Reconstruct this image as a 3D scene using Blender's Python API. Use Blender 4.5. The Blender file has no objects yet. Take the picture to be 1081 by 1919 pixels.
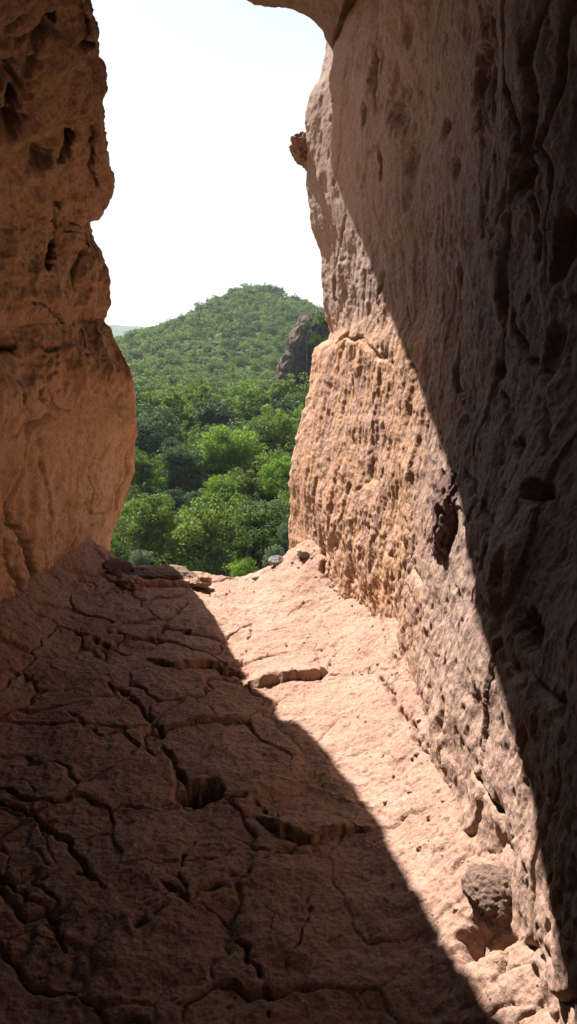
import bpy, math
import numpy as np
from mathutils import Vector, Matrix

scene = bpy.context.scene
COL = scene.collection
f32 = np.float32
rng = np.random.default_rng(7)

# ------------------------------------------------------------------ camera frame (used to measure the place)
FPX, PITCH, EYE = 1495.0, math.radians(11.7), 1.3
CP, SP = math.cos(PITCH), math.sin(PITCH)
AZ, EL = math.radians(35), math.radians(50)
SUN = np.array([-math.sin(AZ), math.cos(AZ), math.tan(EL)])


def ray(px, py):
    a = (np.asarray(px, float) - 540) / FPX
    b = (960 - np.asarray(py, float)) / FPX
    return np.stack([a, CP + b * SP + 0 * a, -SP + b * CP + 0 * a], -1)


def at_y(px, py, y):
    d = ray(px, py)
    t = np.asarray(y, float) / d[..., 1]
    return d * t[..., None] + np.array([0, 0, EYE])


def at_x(px, py, x):
    d = ray(px, py)
    t = np.asarray(x, float) / d[..., 0]
    return d * t[..., None] + np.array([0, 0, EYE])


def at_z(px, py, z=0.0):
    d = ray(px, py)
    t = (z - EYE) / d[..., 2]
    return d * t[..., None] + np.array([0, 0, EYE])


# ------------------------------------------------------------------ numpy noise
_p = rng.permutation(256).astype(np.int32)
PERM = np.concatenate([_p, _p, _p])
_g = rng.normal(size=(256, 3)); _g /= np.linalg.norm(_g, axis=1)[:, None]
GRAD = _g.astype(f32)


def perlin(P):
    P = P.astype(f32)
    I = np.floor(P).astype(np.int32)
    Fr = P - I
    I &= 255
    U = Fr * Fr * Fr * (Fr * (Fr * 6 - 15) + 10)
    out = 0
    x0, y0, z0 = I[..., 0], I[..., 1], I[..., 2]
    for dx in (0, 1):
        wx = U[..., 0] if dx else 1 - U[..., 0]
        hx = PERM[(x0 + dx) & 255]
        for dy in (0, 1):
            wy = U[..., 1] if dy else 1 - U[..., 1]
            hy = PERM[hx + ((y0 + dy) & 255)]
            for dz in (0, 1):
                wz = U[..., 2] if dz else 1 - U[..., 2]
                g = GRAD[PERM[hy + ((z0 + dz) & 255)]]
                d = g[..., 0] * (Fr[..., 0] - dx) + g[..., 1] * (Fr[..., 1] - dy) + g[..., 2] * (Fr[..., 2] - dz)
                out = out + wx * wy * wz * d
    return out * 1.6


def fbm(P, freq, octv=4, gain=.5, off=0., ridged=False):
    s, a = 0, 1.0
    for o in range(octv):
        n = perlin(P * freq + off + o * 17.3)
        if ridged:
            n = 1 - 2 * np.abs(n)
        s = s + a * n
        a *= gain
        freq *= 2.03
    return s


def worley(P, seed=0):
    """F1, F2 of a jittered 3-d lattice, and an id of the nearest cell"""
    P = P.astype(f32)
    I = np.floor(P).astype(np.int32)
    f1 = np.full(P.shape[:-1], 9., f32); f2 = f1.copy(); cid = np.zeros(P.shape[:-1], np.int32)
    for dx in (-1, 0, 1):
        for dy in (-1, 0, 1):
            for dz in (-1, 0, 1):
                C = I + np.array([dx, dy, dz], np.int32)
                h = PERM[PERM[PERM[(C[..., 0] + seed) & 255] + (C[..., 1] & 255)] + (C[..., 2] & 255)]
                q = C + .5 + GRAD[h] * .62 - P
                d = np.sqrt((q * q).sum(-1))
                n = d < f1
                f2 = np.where(n, f1, np.minimum(f2, d))
                cid = np.where(n, h, cid)
                f1 = np.where(n, d, f1)
    return f1, f2, cid


def sstep(a, b, x):
    t = np.clip((x - a) / (b - a), 0, 1)
    return t * t * (3 - 2 * t)


# ------------------------------------------------------------------ mesh helpers
def mesh_from(name, V, Fq, mat, parent=None, smooth=True, link=True):
    """V (n,3), Fq (m,4) or (m,3) index array -> one linked mesh object"""
    me = bpy.data.meshes.new(name)
    V = np.ascontiguousarray(V, f32)
    Fq = np.ascontiguousarray(Fq, np.int32)
    k = Fq.shape[1]
    me.vertices.add(len(V)); me.vertices.foreach_set('co', V.ravel())
    me.loops.add(Fq.size); me.loops.foreach_set('vertex_index', Fq.ravel())
    me.polygons.add(len(Fq))
    me.polygons.foreach_set('loop_start', np.arange(0, Fq.size, k, dtype=np.int32))
    me.polygons.foreach_set('loop_total', np.full(len(Fq), k, np.int32))
    me.polygons.foreach_set('use_smooth', np.full(len(Fq), bool(smooth)))
    me.update()
    me.validate()
    if mat: me.materials.append(mat)
    o = bpy.data.objects.new(name, me)
    if link: COL.objects.link(o)
    if parent: o.parent = parent
    return o


def tag(o, label=None, cat=None, group=None, kind=None):
    if label: o['label'] = label
    if cat: o['category'] = cat
    if group: o['group'] = group
    if kind: o['kind'] = kind
    return o


def grid_faces(nu, nv, i0=0, i1=None):
    i1 = nu - 1 if i1 is None else i1
    a = (np.arange(i0, i1)[:, None] * nv + np.arange(nv - 1)[None, :]).ravel()
    return np.stack([a, a + nv, a + nv + 1, a + 1], 1)


def normals(P):
    du = np.gradient(P, axis=0); dv = np.gradient(P, axis=1)
    n = np.cross(du, dv)
    return n / (np.linalg.norm(n, axis=-1, keepdims=True) + 1e-9)


def densify(pts, step):
    pts = np.asarray(pts, float)
    out = [pts[0]]
    for a, b in zip(pts[:-1], pts[1:]):
        n = max(1, int(np.linalg.norm(b - a) / step))
        for i in range(1, n + 1): out.append(a + (b - a) * i / n)
    return np.array(out)


def carve(P, D, lines, warp=.012, ragged=.5, thin=1., sharp=2.):
    """lower D (displacement along the normal) along measured polylines: (points3d, half width m, depth m[, step m])"""
    W = np.stack([perlin(P * 23.), perlin(P * 23. + 50), perlin(P * 23. + 90)], -1) * warp \
        + np.stack([perlin(P * 7.), perlin(P * 7. + 50), perlin(P * 7. + 90)], -1) * warp * 1.6
    R = 1 + ragged * perlin(P * 31. + 7)
    Q = P + W
    for L in lines:
        pts, w, dep = np.asarray(L[0], float), L[1] * thin, L[2] * (.5 + .5 * thin)
        step = L[3] if len(L) > 3 else 0
        lo = pts.min(0) - (.25 if step else w * 4 + .05); hi = pts.max(0) + (.25 if step else w * 4 + .05)
        m = np.all((Q > lo) & (Q < hi), -1)
        if not m.any(): continue
        q = Q[m]; r = R[m]
        best = np.full(len(q), 9.); side = np.zeros(len(q)); frac = np.zeros(len(q))
        n = len(pts) - 1
        for i in range(n):
            a, b = pts[i], pts[i + 1]
            ab = b - a
            t = np.clip(((q - a) @ ab) / (ab @ ab + 1e-12), 0, 1)
            c = a + t[:, None] * ab
            d = np.linalg.norm(q - c, axis=1)
            k = d < best
            best = np.where(k, d, best)
            frac = np.where(k, (i + t) / n, frac)
            if step: side = np.where(k, np.sign(q[:, 1] - c[:, 1]), side)
        taper = np.sqrt(np.clip(np.minimum(frac, 1 - frac) * 5 + .25, 0, 1))
        g = np.exp(-(best / (w * r * taper + 1e-5)) ** sharp)
        dd = -dep * g * taper
        if step:
            far = side > 0
            dd = dd + np.where(far, step * np.exp(-best / .16), 0) * np.sqrt(np.clip(np.minimum(frac, 1 - frac) * 4, 0, 1))
        D[m] += dd
    return D


def pits(P, D, items):
    """(centre3d, radius across m, radius up m, depth m, soft)"""
    W = perlin(P * 11. + 31) * .5 + perlin(P * 24. + 3) * .3 + perlin(P * 60. + 3) * .15
    for c, ra, rz, dep in items:
        c = np.asarray(c, float)
        R = max(ra, rz) * 2.2
        m = np.all(np.abs(P - c) < R, -1)
        if not m.any(): continue
        q = P[m] - c
        h = np.sqrt(q[:, 0] ** 2 + q[:, 1] ** 2) / ra
        e = np.sqrt(h ** 2 + (q[:, 2] / rz) ** 2) + W[m]
        D[m] -= dep * (1 - sstep(.15, 1.25, e))
    return D


# ------------------------------------------------------------------ materials
def new_mat(name):
    m = bpy.data.materials.new(name); m.use_nodes = True
    nt = m.node_tree; nt.nodes.clear()
    out = nt.nodes.new('ShaderNodeOutputMaterial')
    return m, nt, out


def N(nt, t, **kw):
    n = nt.nodes.new(t)
    for k, v in kw.items():
        if k in n.inputs: n.inputs[k].default_value = v
        else: setattr(n, k, v)
    return n


def ramp(nt, src, stops):
    r = nt.nodes.new('ShaderNodeValToRGB')
    el = r.color_ramp.elements
    while len(el) < len(stops): el.new(.5)
    for e, (p, c) in zip(el, stops):
        e.position = p
        e.color = (c, c, c, 1) if isinstance(c, (int, float)) else (*c, 1)
    nt.links.new(src, r.inputs[0])
    return r


def mixc(nt, fac, a, b, mode='MIX'):
    m = nt.nodes.new('ShaderNodeMix'); m.data_type = 'RGBA'; m.blend_type = mode
    for s, i in ((fac, 0), (a, 6), (b, 7)):
        if hasattr(s, 'links'): nt.links.new(s, m.inputs[i])
        elif isinstance(s, (int, float)): m.inputs[i].default_value = s
        else: m.inputs[i].default_value = (*s, 1)
    return m.outputs[2]


def rock_material(name, base, alt, stain, pale, stretch=(1, 1, 1), scale=1.0, bump=.6, grain=1.0, streaks=None):
    m, nt, out = new_mat(name)
    L = nt.links.new
    tc = N(nt, 'ShaderNodeTexCoord')
    mp = N(nt, 'ShaderNodeMapping'); mp.inputs['Scale'].default_value = [s * scale for s in stretch]
    L(tc.outputs['Object'], mp.inputs[0])
    v = mp.outputs[0]; o = tc.outputs['Object']

    def noise(vec, s, det=5, rough=.6, dist=0.):
        n = N(nt, 'ShaderNodeTexNoise'); L(vec, n.inputs['Vector'])
        n.inputs['Scale'].default_value = s; n.inputs['Detail'].default_value = det
        n.inputs['Roughness'].default_value = rough; n.inputs['Distortion'].default_value = dist
        return n.outputs['Fac']
    n1 = noise(v, 2.2, 6, .62, .2); n2 = noise(v, 6.5, 7, .68, .15); n3 = noise(v, 19, 6, .7); n4 = noise(o, 90 * scale, 4, .7)
    c = mixc(nt, ramp(nt, n1, [(.36, 0.), (.64, 1.)]).outputs[0], base, alt)
    c = mixc(nt, ramp(nt, n2, [(.52, 0.), (.68, .75)]).outputs[0], c, stain)
    c = mixc(nt, ramp(nt, n3, [(.54, 0.), (.72, .65)]).outputs[0], c, pale)
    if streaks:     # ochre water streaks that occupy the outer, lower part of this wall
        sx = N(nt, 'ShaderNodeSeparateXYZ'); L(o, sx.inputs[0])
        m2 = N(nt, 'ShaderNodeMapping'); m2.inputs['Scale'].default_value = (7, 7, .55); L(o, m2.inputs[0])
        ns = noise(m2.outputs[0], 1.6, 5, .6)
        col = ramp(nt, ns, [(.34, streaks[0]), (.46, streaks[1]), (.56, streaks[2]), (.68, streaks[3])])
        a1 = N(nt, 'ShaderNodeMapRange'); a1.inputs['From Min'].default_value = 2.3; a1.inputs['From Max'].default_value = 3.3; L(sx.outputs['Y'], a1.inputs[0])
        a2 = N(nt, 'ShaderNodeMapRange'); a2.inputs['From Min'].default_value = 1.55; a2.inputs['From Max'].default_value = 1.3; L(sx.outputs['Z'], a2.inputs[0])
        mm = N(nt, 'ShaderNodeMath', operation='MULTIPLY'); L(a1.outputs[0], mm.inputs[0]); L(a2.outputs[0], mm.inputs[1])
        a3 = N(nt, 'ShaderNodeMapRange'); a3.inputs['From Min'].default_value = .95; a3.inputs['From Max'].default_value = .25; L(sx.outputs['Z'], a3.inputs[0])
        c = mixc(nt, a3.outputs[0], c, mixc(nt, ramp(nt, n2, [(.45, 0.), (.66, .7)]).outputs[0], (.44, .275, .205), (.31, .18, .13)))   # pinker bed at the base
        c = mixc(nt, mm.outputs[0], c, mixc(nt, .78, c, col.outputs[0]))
    sp = ramp(nt, n4, [(.34, .58), (.5, 1.), (.68, 1.22)])
    c = mixc(nt, .8 * grain, c, sp.outputs[0], 'MULTIPLY')
    c = mixc(nt, 1., c, (.86, .86, .86), 'MULTIPLY')
    bs = N(nt, 'ShaderNodeBsdfPrincipled'); bs.inputs['Roughness'].default_value = .93
    bs.inputs['Specular IOR Level'].default_value = .18
    L(c, bs.inputs['Base Color'])
    # fine relief: grains, pocks and hairline fissures
    b1 = N(nt, 'ShaderNodeBump'); b1.inputs['Strength'].default_value = bump; b1.inputs['Distance'].default_value = .012
    L(noise(v, 34, 7, .72, 0), b1.inputs['Height'])
    vo = N(nt, 'ShaderNodeTexVoronoi'); vo.inputs['Scale'].default_value = 95 * scale; L(o, vo.inputs['Vector'])
    b2 = N(nt, 'ShaderNodeBump'); b2.inputs['Strength'].default_value = bump * .55; b2.inputs['Distance'].default_value = .004
    L(vo.outputs['Distance'], b2.inputs['Height']); L(b1.outputs[0], b2.inputs['Normal'])
    b3 = N(nt, 'ShaderNodeBump'); b3.inputs['Strength'].default_value = bump * .8; b3.inputs['Distance'].default_value = .003
    L(noise(o, 210 * scale, 4, .75), b3.inputs['Height']); L(b2.outputs[0], b3.inputs['Normal'])
    L(b3.outputs[0], bs.inputs['Normal'])
    L(bs.outputs[0], out.inputs[0])
    return m


M_floor = rock_material('pink_tuff_floor', (.45, .275, .205), (.40, .23, .165), (.31, .17, .12), (.50, .35, .28), bump=.75)
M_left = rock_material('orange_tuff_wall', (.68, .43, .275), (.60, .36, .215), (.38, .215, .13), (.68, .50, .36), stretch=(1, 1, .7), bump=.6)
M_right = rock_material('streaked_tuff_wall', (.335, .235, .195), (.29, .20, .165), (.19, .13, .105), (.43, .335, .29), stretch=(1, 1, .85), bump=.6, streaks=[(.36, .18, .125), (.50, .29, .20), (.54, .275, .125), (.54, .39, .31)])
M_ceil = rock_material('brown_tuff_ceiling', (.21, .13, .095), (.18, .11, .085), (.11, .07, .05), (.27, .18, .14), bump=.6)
M_purple = rock_material('purple_conglomerate', (.34, .195, .175), (.27, .155, .145), (.17, .10, .095), (.46, .33, .30), scale=2.2, bump=1.)
M_dark = rock_material('brown_boulder_stone', (.26, .17, .13), (.2, .13, .1), (.12, .08, .06), (.42, .3, .24), scale=2., bump=.9)
M_knob = rock_material('dark_spur_stone', (.30, .19, .15), (.25, .16, .125), (.16, .10, .08), (.38, .27, .22), scale=1., bump=.5)
M_boulder = rock_material('rounded_boulder_stone', (.24, .15, .115), (.18, .115, .09), (.10, .065, .05), (.36, .25, .19), scale=1., bump=.8)
M_grit = rock_material('crumbled_grit', (.47, .30, .23), (.40, .25, .19), (.30, .18, .13), (.55, .42, .34), scale=2., bump=.2)
M_grey = rock_material('grey_pebble_stone', (.40, .38, .37), (.34, .32, .31), (.28, .24, .22), (.52, .48, .45), scale=3., bump=.4)
M_pale = rock_material('pale_cream_stone', (.58, .46, .30), (.52, .42, .3), (.4, .3, .2), (.6, .52, .42), scale=3., bump=.6)
M_crag = rock_material('grey_brown_crag', (.042, .030, .026), (.03, .022, .02), (.018, .014, .012), (.07, .052, .042), stretch=(1, 1, .5), scale=.12, bump=.8)
M_cragb = rock_material('tan_crag_flank', (.115, .078, .052), (.09, .06, .043), (.05, .034, .026), (.15, .11, .08), stretch=(1, 1, .35), scale=.12, bump=.8)


def leaf_material(name, dark, light, trans=.35):
    m, nt, out = new_mat(name)
    L = nt.links.new
    oi = N(nt, 'ShaderNodeObjectInfo')
    at = N(nt, 'ShaderNodeAttribute'); at.attribute_name = 'tone'
    c = mixc(nt, oi.outputs['Random'], dark, light)
    k = ramp(nt, at.outputs['Fac'], [(0., .55), (1., 1.5)])
    c = mixc(nt, 1., c, k.outputs[0], 'MULTIPLY')
    d = N(nt, 'ShaderNodeBsdfPrincipled'); d.inputs['Roughness'].default_value = .6
    d.inputs['Specular IOR Level'].default_value = .10
    t = N(nt, 'ShaderNodeBsdfTranslucent')
    L(c, d.inputs['Base Color'])
    L(mixc(nt, 1., c, (1.2, 1.35, .6), 'MULTIPLY'), t.inputs[0])
    mx = N(nt, 'ShaderNodeMixShader'); mx.inputs[0].default_value = trans
    L(d.outputs[0], mx.inputs[1]); L(t.outputs[0], mx.inputs[2]); L(mx.outputs[0], out.inputs[0])
    return m


M_leaf = leaf_material('broad_leaves', (.066, .105, .022), (.145, .19, .04))
M_leaf_bright = leaf_material('young_bright_leaves', (.12, .20, .022), (.15, .23, .03))
M_leaf_dark = leaf_material('dark_bluish_leaves', (.038, .068, .03), (.055, .09, .036), .25)
M_leaf_grey = leaf_material('silvery_leaves', (.10, .135, .08), (.13, .165, .10), .25)
M_leaf_far = leaf_material('hillside_leaves', (.06, .105, .03), (.12, .17, .045), .25)


def simple_mat(name, a, b, s):
    m, nt, out = new_mat(name)
    tc = N(nt, 'ShaderNodeTexCoord'); n = N(nt, 'ShaderNodeTexNoise'); n.inputs['Scale'].default_value = s; n.inputs['Detail'].default_value = 6
    nt.links.new(tc.outputs['Object'], n.inputs['Vector'])
    bs = N(nt, 'ShaderNodeBsdfPrincipled'); bs.inputs['Roughness'].default_value = .95; bs.inputs['Specular IOR Level'].default_value = .1
    nt.links.new(ramp(nt, n.outputs['Fac'], [(.35, a), (.65, b)]).outputs[0], bs.inputs['Base Color'])
    nt.links.new(bs.outputs[0], out.inputs[0])
    return m


M_bark = simple_mat('grey_brown_bark', (.06, .045, .033), (.13, .105, .085), 6)
M_ground = simple_mat('leafy_slope_ground', (.028, .045, .014), (.06, .075, .028), .35)
M_far = simple_mat('far_wooded_hills', (.03, .05, .025), (.05, .075, .035), .02)

# ------------------------------------------------------------------ the cave: left wall and ceiling share one rim
SL = np.array([(-160, 150), (-60, 160), (0, 165), (30, 178), (60, 187), (100, 190), (140, 203), (165, 200), (200, 193), (260, 195), (310, 203), (350, 210), (372, 207), (395, 190), (408, 180),
               (413, 163), (440, 165), (455, 172), (490, 190), (520, 199), (550, 205), (572, 206), (580, 200), (598, 190), (615, 198), (640, 215), (690, 238),
               (760, 250), (820, 253), (860, 250), (890, 245), (930, 232), (970, 219), (1010, 203), (1045, 195), (1200, 190)], float)
YL = np.array([(-160, 1.98), (-60, 2.08), (0, 2.12), (105, 2.35), (229, 2.64), (300, 3.05), (360, 3.4), (385, 3.75), (410, 3.93), (600, 3.95), (715, 3.85), (745, 4.1), (780, 4.6), (850, 4.8), (1045, 4.85), (1200, 4.85)], float)


def left_rim(n):
    py = np.linspace(1130, -90, n)
    px = np.interp(py, SL[:, 0], SL[:, 1]) - 9 * sstep(420, 100, py)
    y = np.interp(py, YL[:, 0], YL[:, 1])
    k = np.hanning(25); k /= k.sum()
    y = np.convolve(np.pad(y, 12, mode='edge'), k, 'valid')
    R = at_y(px, py, y)
    return R


nL, nC = 620, 260
RL = left_rim(nL)
cp = np.array([RL[-1], (-.54, 2.25, 2.32), (-.56, 2.55, 2.44), (-.53, 3.02, 2.60), (-.53, 3.37, 2.73), (-.44, 3.8, 2.87), (-.46, 5.1, 3.38),
               (-.40, 5.42, 3.49), (-.36, 5.4, 3.49), (-.26, 5.12, 3.42)] + [at_y(a, b, y) for a, b, y in ((462, 0, 5.03), (495, 8, 5.0), (522, 12, 4.97), (547, 15, 4.93), (575, 30, 4.86), (605, 56, 4.8), (622, 90, 4.74))] + [(.40, 4.7, 2.98), (.8, 4.7, 2.85)])
s = np.concatenate([[0], np.cumsum(np.linalg.norm(np.diff(cp, axis=0), axis=1))])
q = np.linspace(0, s[-1], nC + 1)[1:]
RC = np.stack([np.interp(q, s, cp[:, i]) for i in range(3)], 1)
RIM = np.concatenate([RL, RC])
kk = np.arange(len(RIM))
key = [0, nL * .3, nL * .6, nL - 1, nL + nC * .25, nL + nC * .6, nL + nC]


def along(vals):
    vals = np.array(vals, float)
    return np.stack([np.interp(kk, key, vals[:, i]) for i in range(3)], 1)


_k = np.hanning(221); _k /= _k.sum()
RS = np.stack([np.convolve(np.pad(RIM[:, i], 110, mode='edge'), _k, 'valid') for i in range(3)], 1)
RS[nL - 60:] = RIM[nL - 60:] * sstep(nL - 60, nL + 60, kk[nL - 60:])[:, None] + RS[nL - 60:] * (1 - sstep(nL - 60, nL + 60, kk[nL - 60:]))[:, None]
CTL = along([(-.30, -.55, -.15), (-.42, -.5, -.05), (-.42, -.42, -.02), (-.38, -.25, .12), (-.1, -.5, .45), (0, -.8, .25), (0, -.7, .1)]) + RS
INN = along([(-1.45, -.9, -.4), (-1.45, -.9, .7), (-1.35, -.9, 1.5), (-1.0, -.9, 2.5), (-.3, -.9, 2.75), (.4, -.9, 2.8), (1.2, -.9, 2.7)])
EXT = along([(-1., .5, -.2), (-1., .5, 0), (-1, .5, .25), (-.75, .5, .8), (-.3, .45, 1.), (-.12, .08, 1.), (.15, -.05, 1.)])
nIn, nEx = 470, 36
v = np.linspace(0, 1, nIn) ** 1.35
B = (1 - v)[None, :, None] ** 2 * RIM[:, None] + 2 * ((1 - v) * v)[None, :, None] * CTL[:, None] + (v ** 2)[None, :, None] * INN[:, None]
w = (np.linspace(1, 0, nEx + 1)[:-1]) ** 2.2 * 4.0
Ex = RIM[:, None] + w[None, :, None] * EXT[:, None] / np.linalg.norm(EXT, axis=1)[:, None, None]
SH = np.concatenate([Ex, B], 1)
# round the sharp rim a little
for _ in range(3):
    a, b = nEx - 5, nEx + 12
    SH[:, a:b] = SH[:, a:b] * .5 + .25 * (SH[:, a - 1:b - 1] + SH[:, a + 1:b + 1])
Nn = normals(SH)
if Nn[nL // 2, nEx + 60] @ (np.array([0, 1.5, 1.2]) - SH[nL // 2, nEx + 60]) < 0: Nn = -Nn
D = .030 * fbm(SH, 2.3, 3, .5, 5) + .014 * fbm(SH, 8, 3, .55, 9) * (1 + .8 * perlin(SH * 1.7)) + .0045 * fbm(SH, 34, 3, .6, 2)
zs = SH * np.array([1, 1, .35])
D += .012 * fbm(zs, 9, 3, .5, 40, True) * sstep(-.2, .5, perlin(SH * 1.3 + 4))
f1, f2, cid = worley(SH * np.array([2.1, 2.1, 1.5]) + .25 * np.stack([perlin(SH * 4), perlin(SH * 4 + 9), perlin(SH * 4 + 19)], -1), 3)
D -= .022 * np.exp(-((f2 - f1) / .035) ** 2) * sstep(-.15, .35, perlin(SH * 1.1 + 77))
D += .016 * ((cid % 17) / 17. - .5)
rimw = np.ones(SH.shape[1]); j = np.arange(SH.shape[1]) - nEx
rimw = .35 + .65 * sstep(0, 70, np.abs(j))
D = D * rimw[None, :] + (1 - rimw[None, :]) * (.008 * fbm(SH, 13, 4, .62, 88, True) - .004)
D[:nL] += .010 * fbm(SH[:nL], 5, 3, .55, 61, True)


def near_left(px, py):
    """point of the undisplaced left wall seen at a photo position"""
    d = ray(px, py); d = d / np.linalg.norm(d)
    S = SH[:nL:3, nEx::3] - np.array([0, 0, EYE])
    t = (S @ d)
    e = np.linalg.norm(S - t[..., None] * d, axis=-1) / np.maximum(t, .2)
    i = np.unravel_index(np.argmin(e), e.shape)
    return SH[:nL:3, nEx::3][i]


LP = lambda pts: [near_left(*p) for p in pts]
D = carve(SH, D, [(a_[0], a_[1] * 1.25, a_[2] * 1.7) for a_ in [
    (LP([(112, 375), (100, 420), (92, 470), (84, 505)]), .014, .07),
    (LP([(130, 232), (124, 262), (106, 300)]), .009, .05),
    (LP([(52, 262), (75, 300), (68, 325)]), .028, .05),
    (LP([(48, 565), (75, 572), (118, 600), (132, 640)]), .006, .03),
    (LP([(0, 640), (28, 650)]), .02, .05),
    (LP([(128, 772), (90, 788), (45, 800), (0, 840)]), .011, .03),
    (LP([(100, 690), (70, 740), (110, 780)]), .008, .02),
    (LP([(15, 950), (45, 1020), (62, 1090)]), .02, .045),
    (LP([(0, 1010), (20, 1070), (30, 1150)]), .02, .04),
    (LP([(148, 620), (160, 680), (172, 700)]), .004, .015),
    (LP([(150, 20), (158, 70), (165, 85)]), .006, .02),
    (LP([(0, 1320), (14, 1345)]), .03, .07),
    (LP([(0, 110), (18, 180), (12, 250)]), .02, .05),
    (LP([(75, 860), (95, 930), (88, 985)]), .012, .018),
    (LP([(165, 860), (172, 930), (160, 990)]), .008, .012),
    (LP([(160, 412), (155, 450), (158, 490)]), .006, .03),
    (LP([(178, 700), (190, 740), (183, 775)]), .005, .01),
    (LP([(40, 120), (60, 60), (95, 20)]), .012, .03), (LP([(150, 430), (140, 520), (150, 560)]), .006, .02),
    (LP([(20, 700), (40, 740), (30, 770)]), .014, .03), (LP([(60, 640), (80, 660), (110, 650)]), .01, .02),
    (LP([(178, 215), (170, 300), (180, 350)]), .008, .018), (LP([(85, 1180), (40, 1230), (10, 1240)]), .012, .03),
]], warp=.014)
SH = SH + Nn * D[..., None]
nv = SH.shape[1]
Vall = SH.reshape(-1, 3)
FL_ = grid_faces(len(RIM), nv, 0, nL)
wl = mesh_from('wall_left', Vall[:(nL + 1) * nv], FL_, M_left)
tag(wl, 'warm orange rock wall on the left side of the opening, bulging at mid height', 'rock wall', kind='structure')
FC = grid_faces(len(RIM), nv, nL, None) - nL * nv
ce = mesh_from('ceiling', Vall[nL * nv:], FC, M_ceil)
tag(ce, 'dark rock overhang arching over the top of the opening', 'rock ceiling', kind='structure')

# ------------------------------------------------------------------ right wall
SR = np.array([(-200, 640), (0, 625), (70, 615), (110, 608), (150, 599), (175, 584), (195, 577), (230, 573), (330, 577), (345, 575), (380, 579), (420, 583), (455, 595), (478, 603), (500, 603),
               (560, 605), (600, 611), (622, 622), (640, 617), (655, 592), (665, 588), (700, 587), (760, 575), (800, 563), (830, 556), (870, 549), (900, 546), (960, 545), (1030, 541), (1300, 530)], float)
YR = 4.9
zr = np.linspace(-.45, 3.7, 900)
pyz = np.linspace(-300, 1400, 900)
zz = at_y(600 + 0 * pyz, pyz, YR)[:, 2]
py_of_z = np.interp(zr, zz[::-1], pyz[::-1])
x_rim = (np.interp(py_of_z, SR[:, 0], SR[:, 1]) - 540) / FPX * (YR * CP - (zr - EYE) * SP)
yy = np.concatenate([-.9 + (np.linspace(0, 1, 90) ** .8) * 1.6, .7 * (YR / .7) ** np.linspace(0, 1, 830)[1:]])
nyi = len(yy)
x_in = np.interp(zr, [-1, 0, .5, 1.0, 1.35, 2.0, 3.0, 4.0], [.28, .41, .475, .545, .57, .56, .53, .50])
x_in = np.convolve(np.pad(x_in, 60, mode='edge'), np.ones(121) / 121, 'valid')
Yg, Zg = np.meshgrid(yy, zr, indexing='ij')
y0_ = 3.2 + .1 * sstep(1.1, 1.8, Zg)
bl = np.clip((Yg - y0_) / (YR - y0_), 0, 1) ** 1.2
xr_s = np.convolve(np.pad(x_rim, 110, mode='edge'), np.hanning(221) / np.hanning(221).sum(), 'valid')
Xg = x_in[None] + (xr_s - x_in)[None] * bl + (x_rim - xr_s)[None] * sstep(4.45, 4.9, Yg)
Xg += .10 * sstep(1.3, -.9, Yg) + .34 * sstep(2.5, .9, Yg) * sstep(.75, 1.35, Zg)
RW = np.stack([Xg, Yg, Zg], -1)
wo = (np.linspace(0, 1, 40)[1:] ** 1.8) * 4
exr = np.stack([x_rim[None] + wo[:, None] * .93, YR + wo[:, None] * .38 + 0 * x_rim[None], Zg[:1] + 0 * wo[:, None]], -1)
RW = np.concatenate([RW, exr], 0)
Nr = normals(RW)
if Nr[300, 300, 0] > 0: Nr = -Nr
y_ = RW[..., 1]; z_ = RW[..., 2]
lit = sstep(2.0, 2.9, y_)
low = sstep(2.3, 1.6, z_)
smo = 1 - .65 * sstep(3.9, 4.4, y_) * sstep(1.7, 2.0, z_)
D = .022 * fbm(RW, 2.1, 3, .5, 15) + .010 * fbm(RW, 8, 3, .55, 29)
st = RW * np.array([1, 1, .16])
D += lit * low * (.0045 * fbm(RW * np.array([1, 1, .07]), 24, 2, .6, 3, True) + .009 * fbm(RW * np.array([1, 1, .10]), 9, 2, .6, 13) + .010 * perlin(st * 5.))
st2 = RW * np.array([1, 1, .3])
D += (1 - lit * .6) * (.016 * fbm(st2, 2.6, 2, .45, 33) + .004 * fbm(st2, 6., 2, .5, 34, True) * sstep(-.2, .4, perlin(RW * 1.4)))
D += .0036 * fbm(RW, 36, 3, .6, 60)
f1, f2, cid = worley(RW * np.array([2.4, 2.4, 1.3]) + .3 * np.stack([perlin(RW * 3.3), perlin(RW * 3.3 + 9), perlin(RW * 3.3 + 19)], -1), 9)
D -= .02 * np.exp(-((f2 - f1) / .03) ** 2) * sstep(0, .4, perlin(RW * 1.0 + 37)) * (1 - .8 * lit * low)
D += .02 * ((cid % 13) / 13. - .5) * (1 - .7 * lit * low)
# scooped pocks, more of them in the upper inner wall
f1, f2, cid = worley(RW * np.array([5.5, 5.5, 3.6]) + .2 * perlin(RW * 9)[..., None], 21)
D -= .03 * sstep(.36, .12, f1) * ((cid % 3) == 0) * (1 - .7 * low * lit)
f1, f2, cid = worley(RW * np.array([15., 15., 10.]) + .25 * perlin(RW * 21)[..., None], 41)
D -= .009 * sstep(.4, .1, f1) * ((cid % 4) == 0) * (1 - .85 * lit * low)
del f1, f2


def on_right(px, py):
    r = ray(px, py)
    ts = np.linspace(.4, 8, 1500)
    Q = r[None] * ts[:, None] + np.array([0, 0, EYE])
    iz = np.clip(np.searchsorted(zr, Q[:, 2]), 0, len(zr) - 1)
    iy = np.clip(np.searchsorted(yy, Q[:, 1]), 0, nyi - 1)
    hit = np.argmax((Q[:, 0] >= Xg[iy, iz]) & (Q[:, 1] > .3))
    return Q[hit]


RP = lambda pts: [on_right(*p) for p in pts]


def PT(px, py, wpx, hpx, dep, stretch=1.6):
    c = on_right(px, py)
    t = (c[1] * CP) / FPX
    return (c, wpx * t * stretch, hpx * t, dep)


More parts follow.
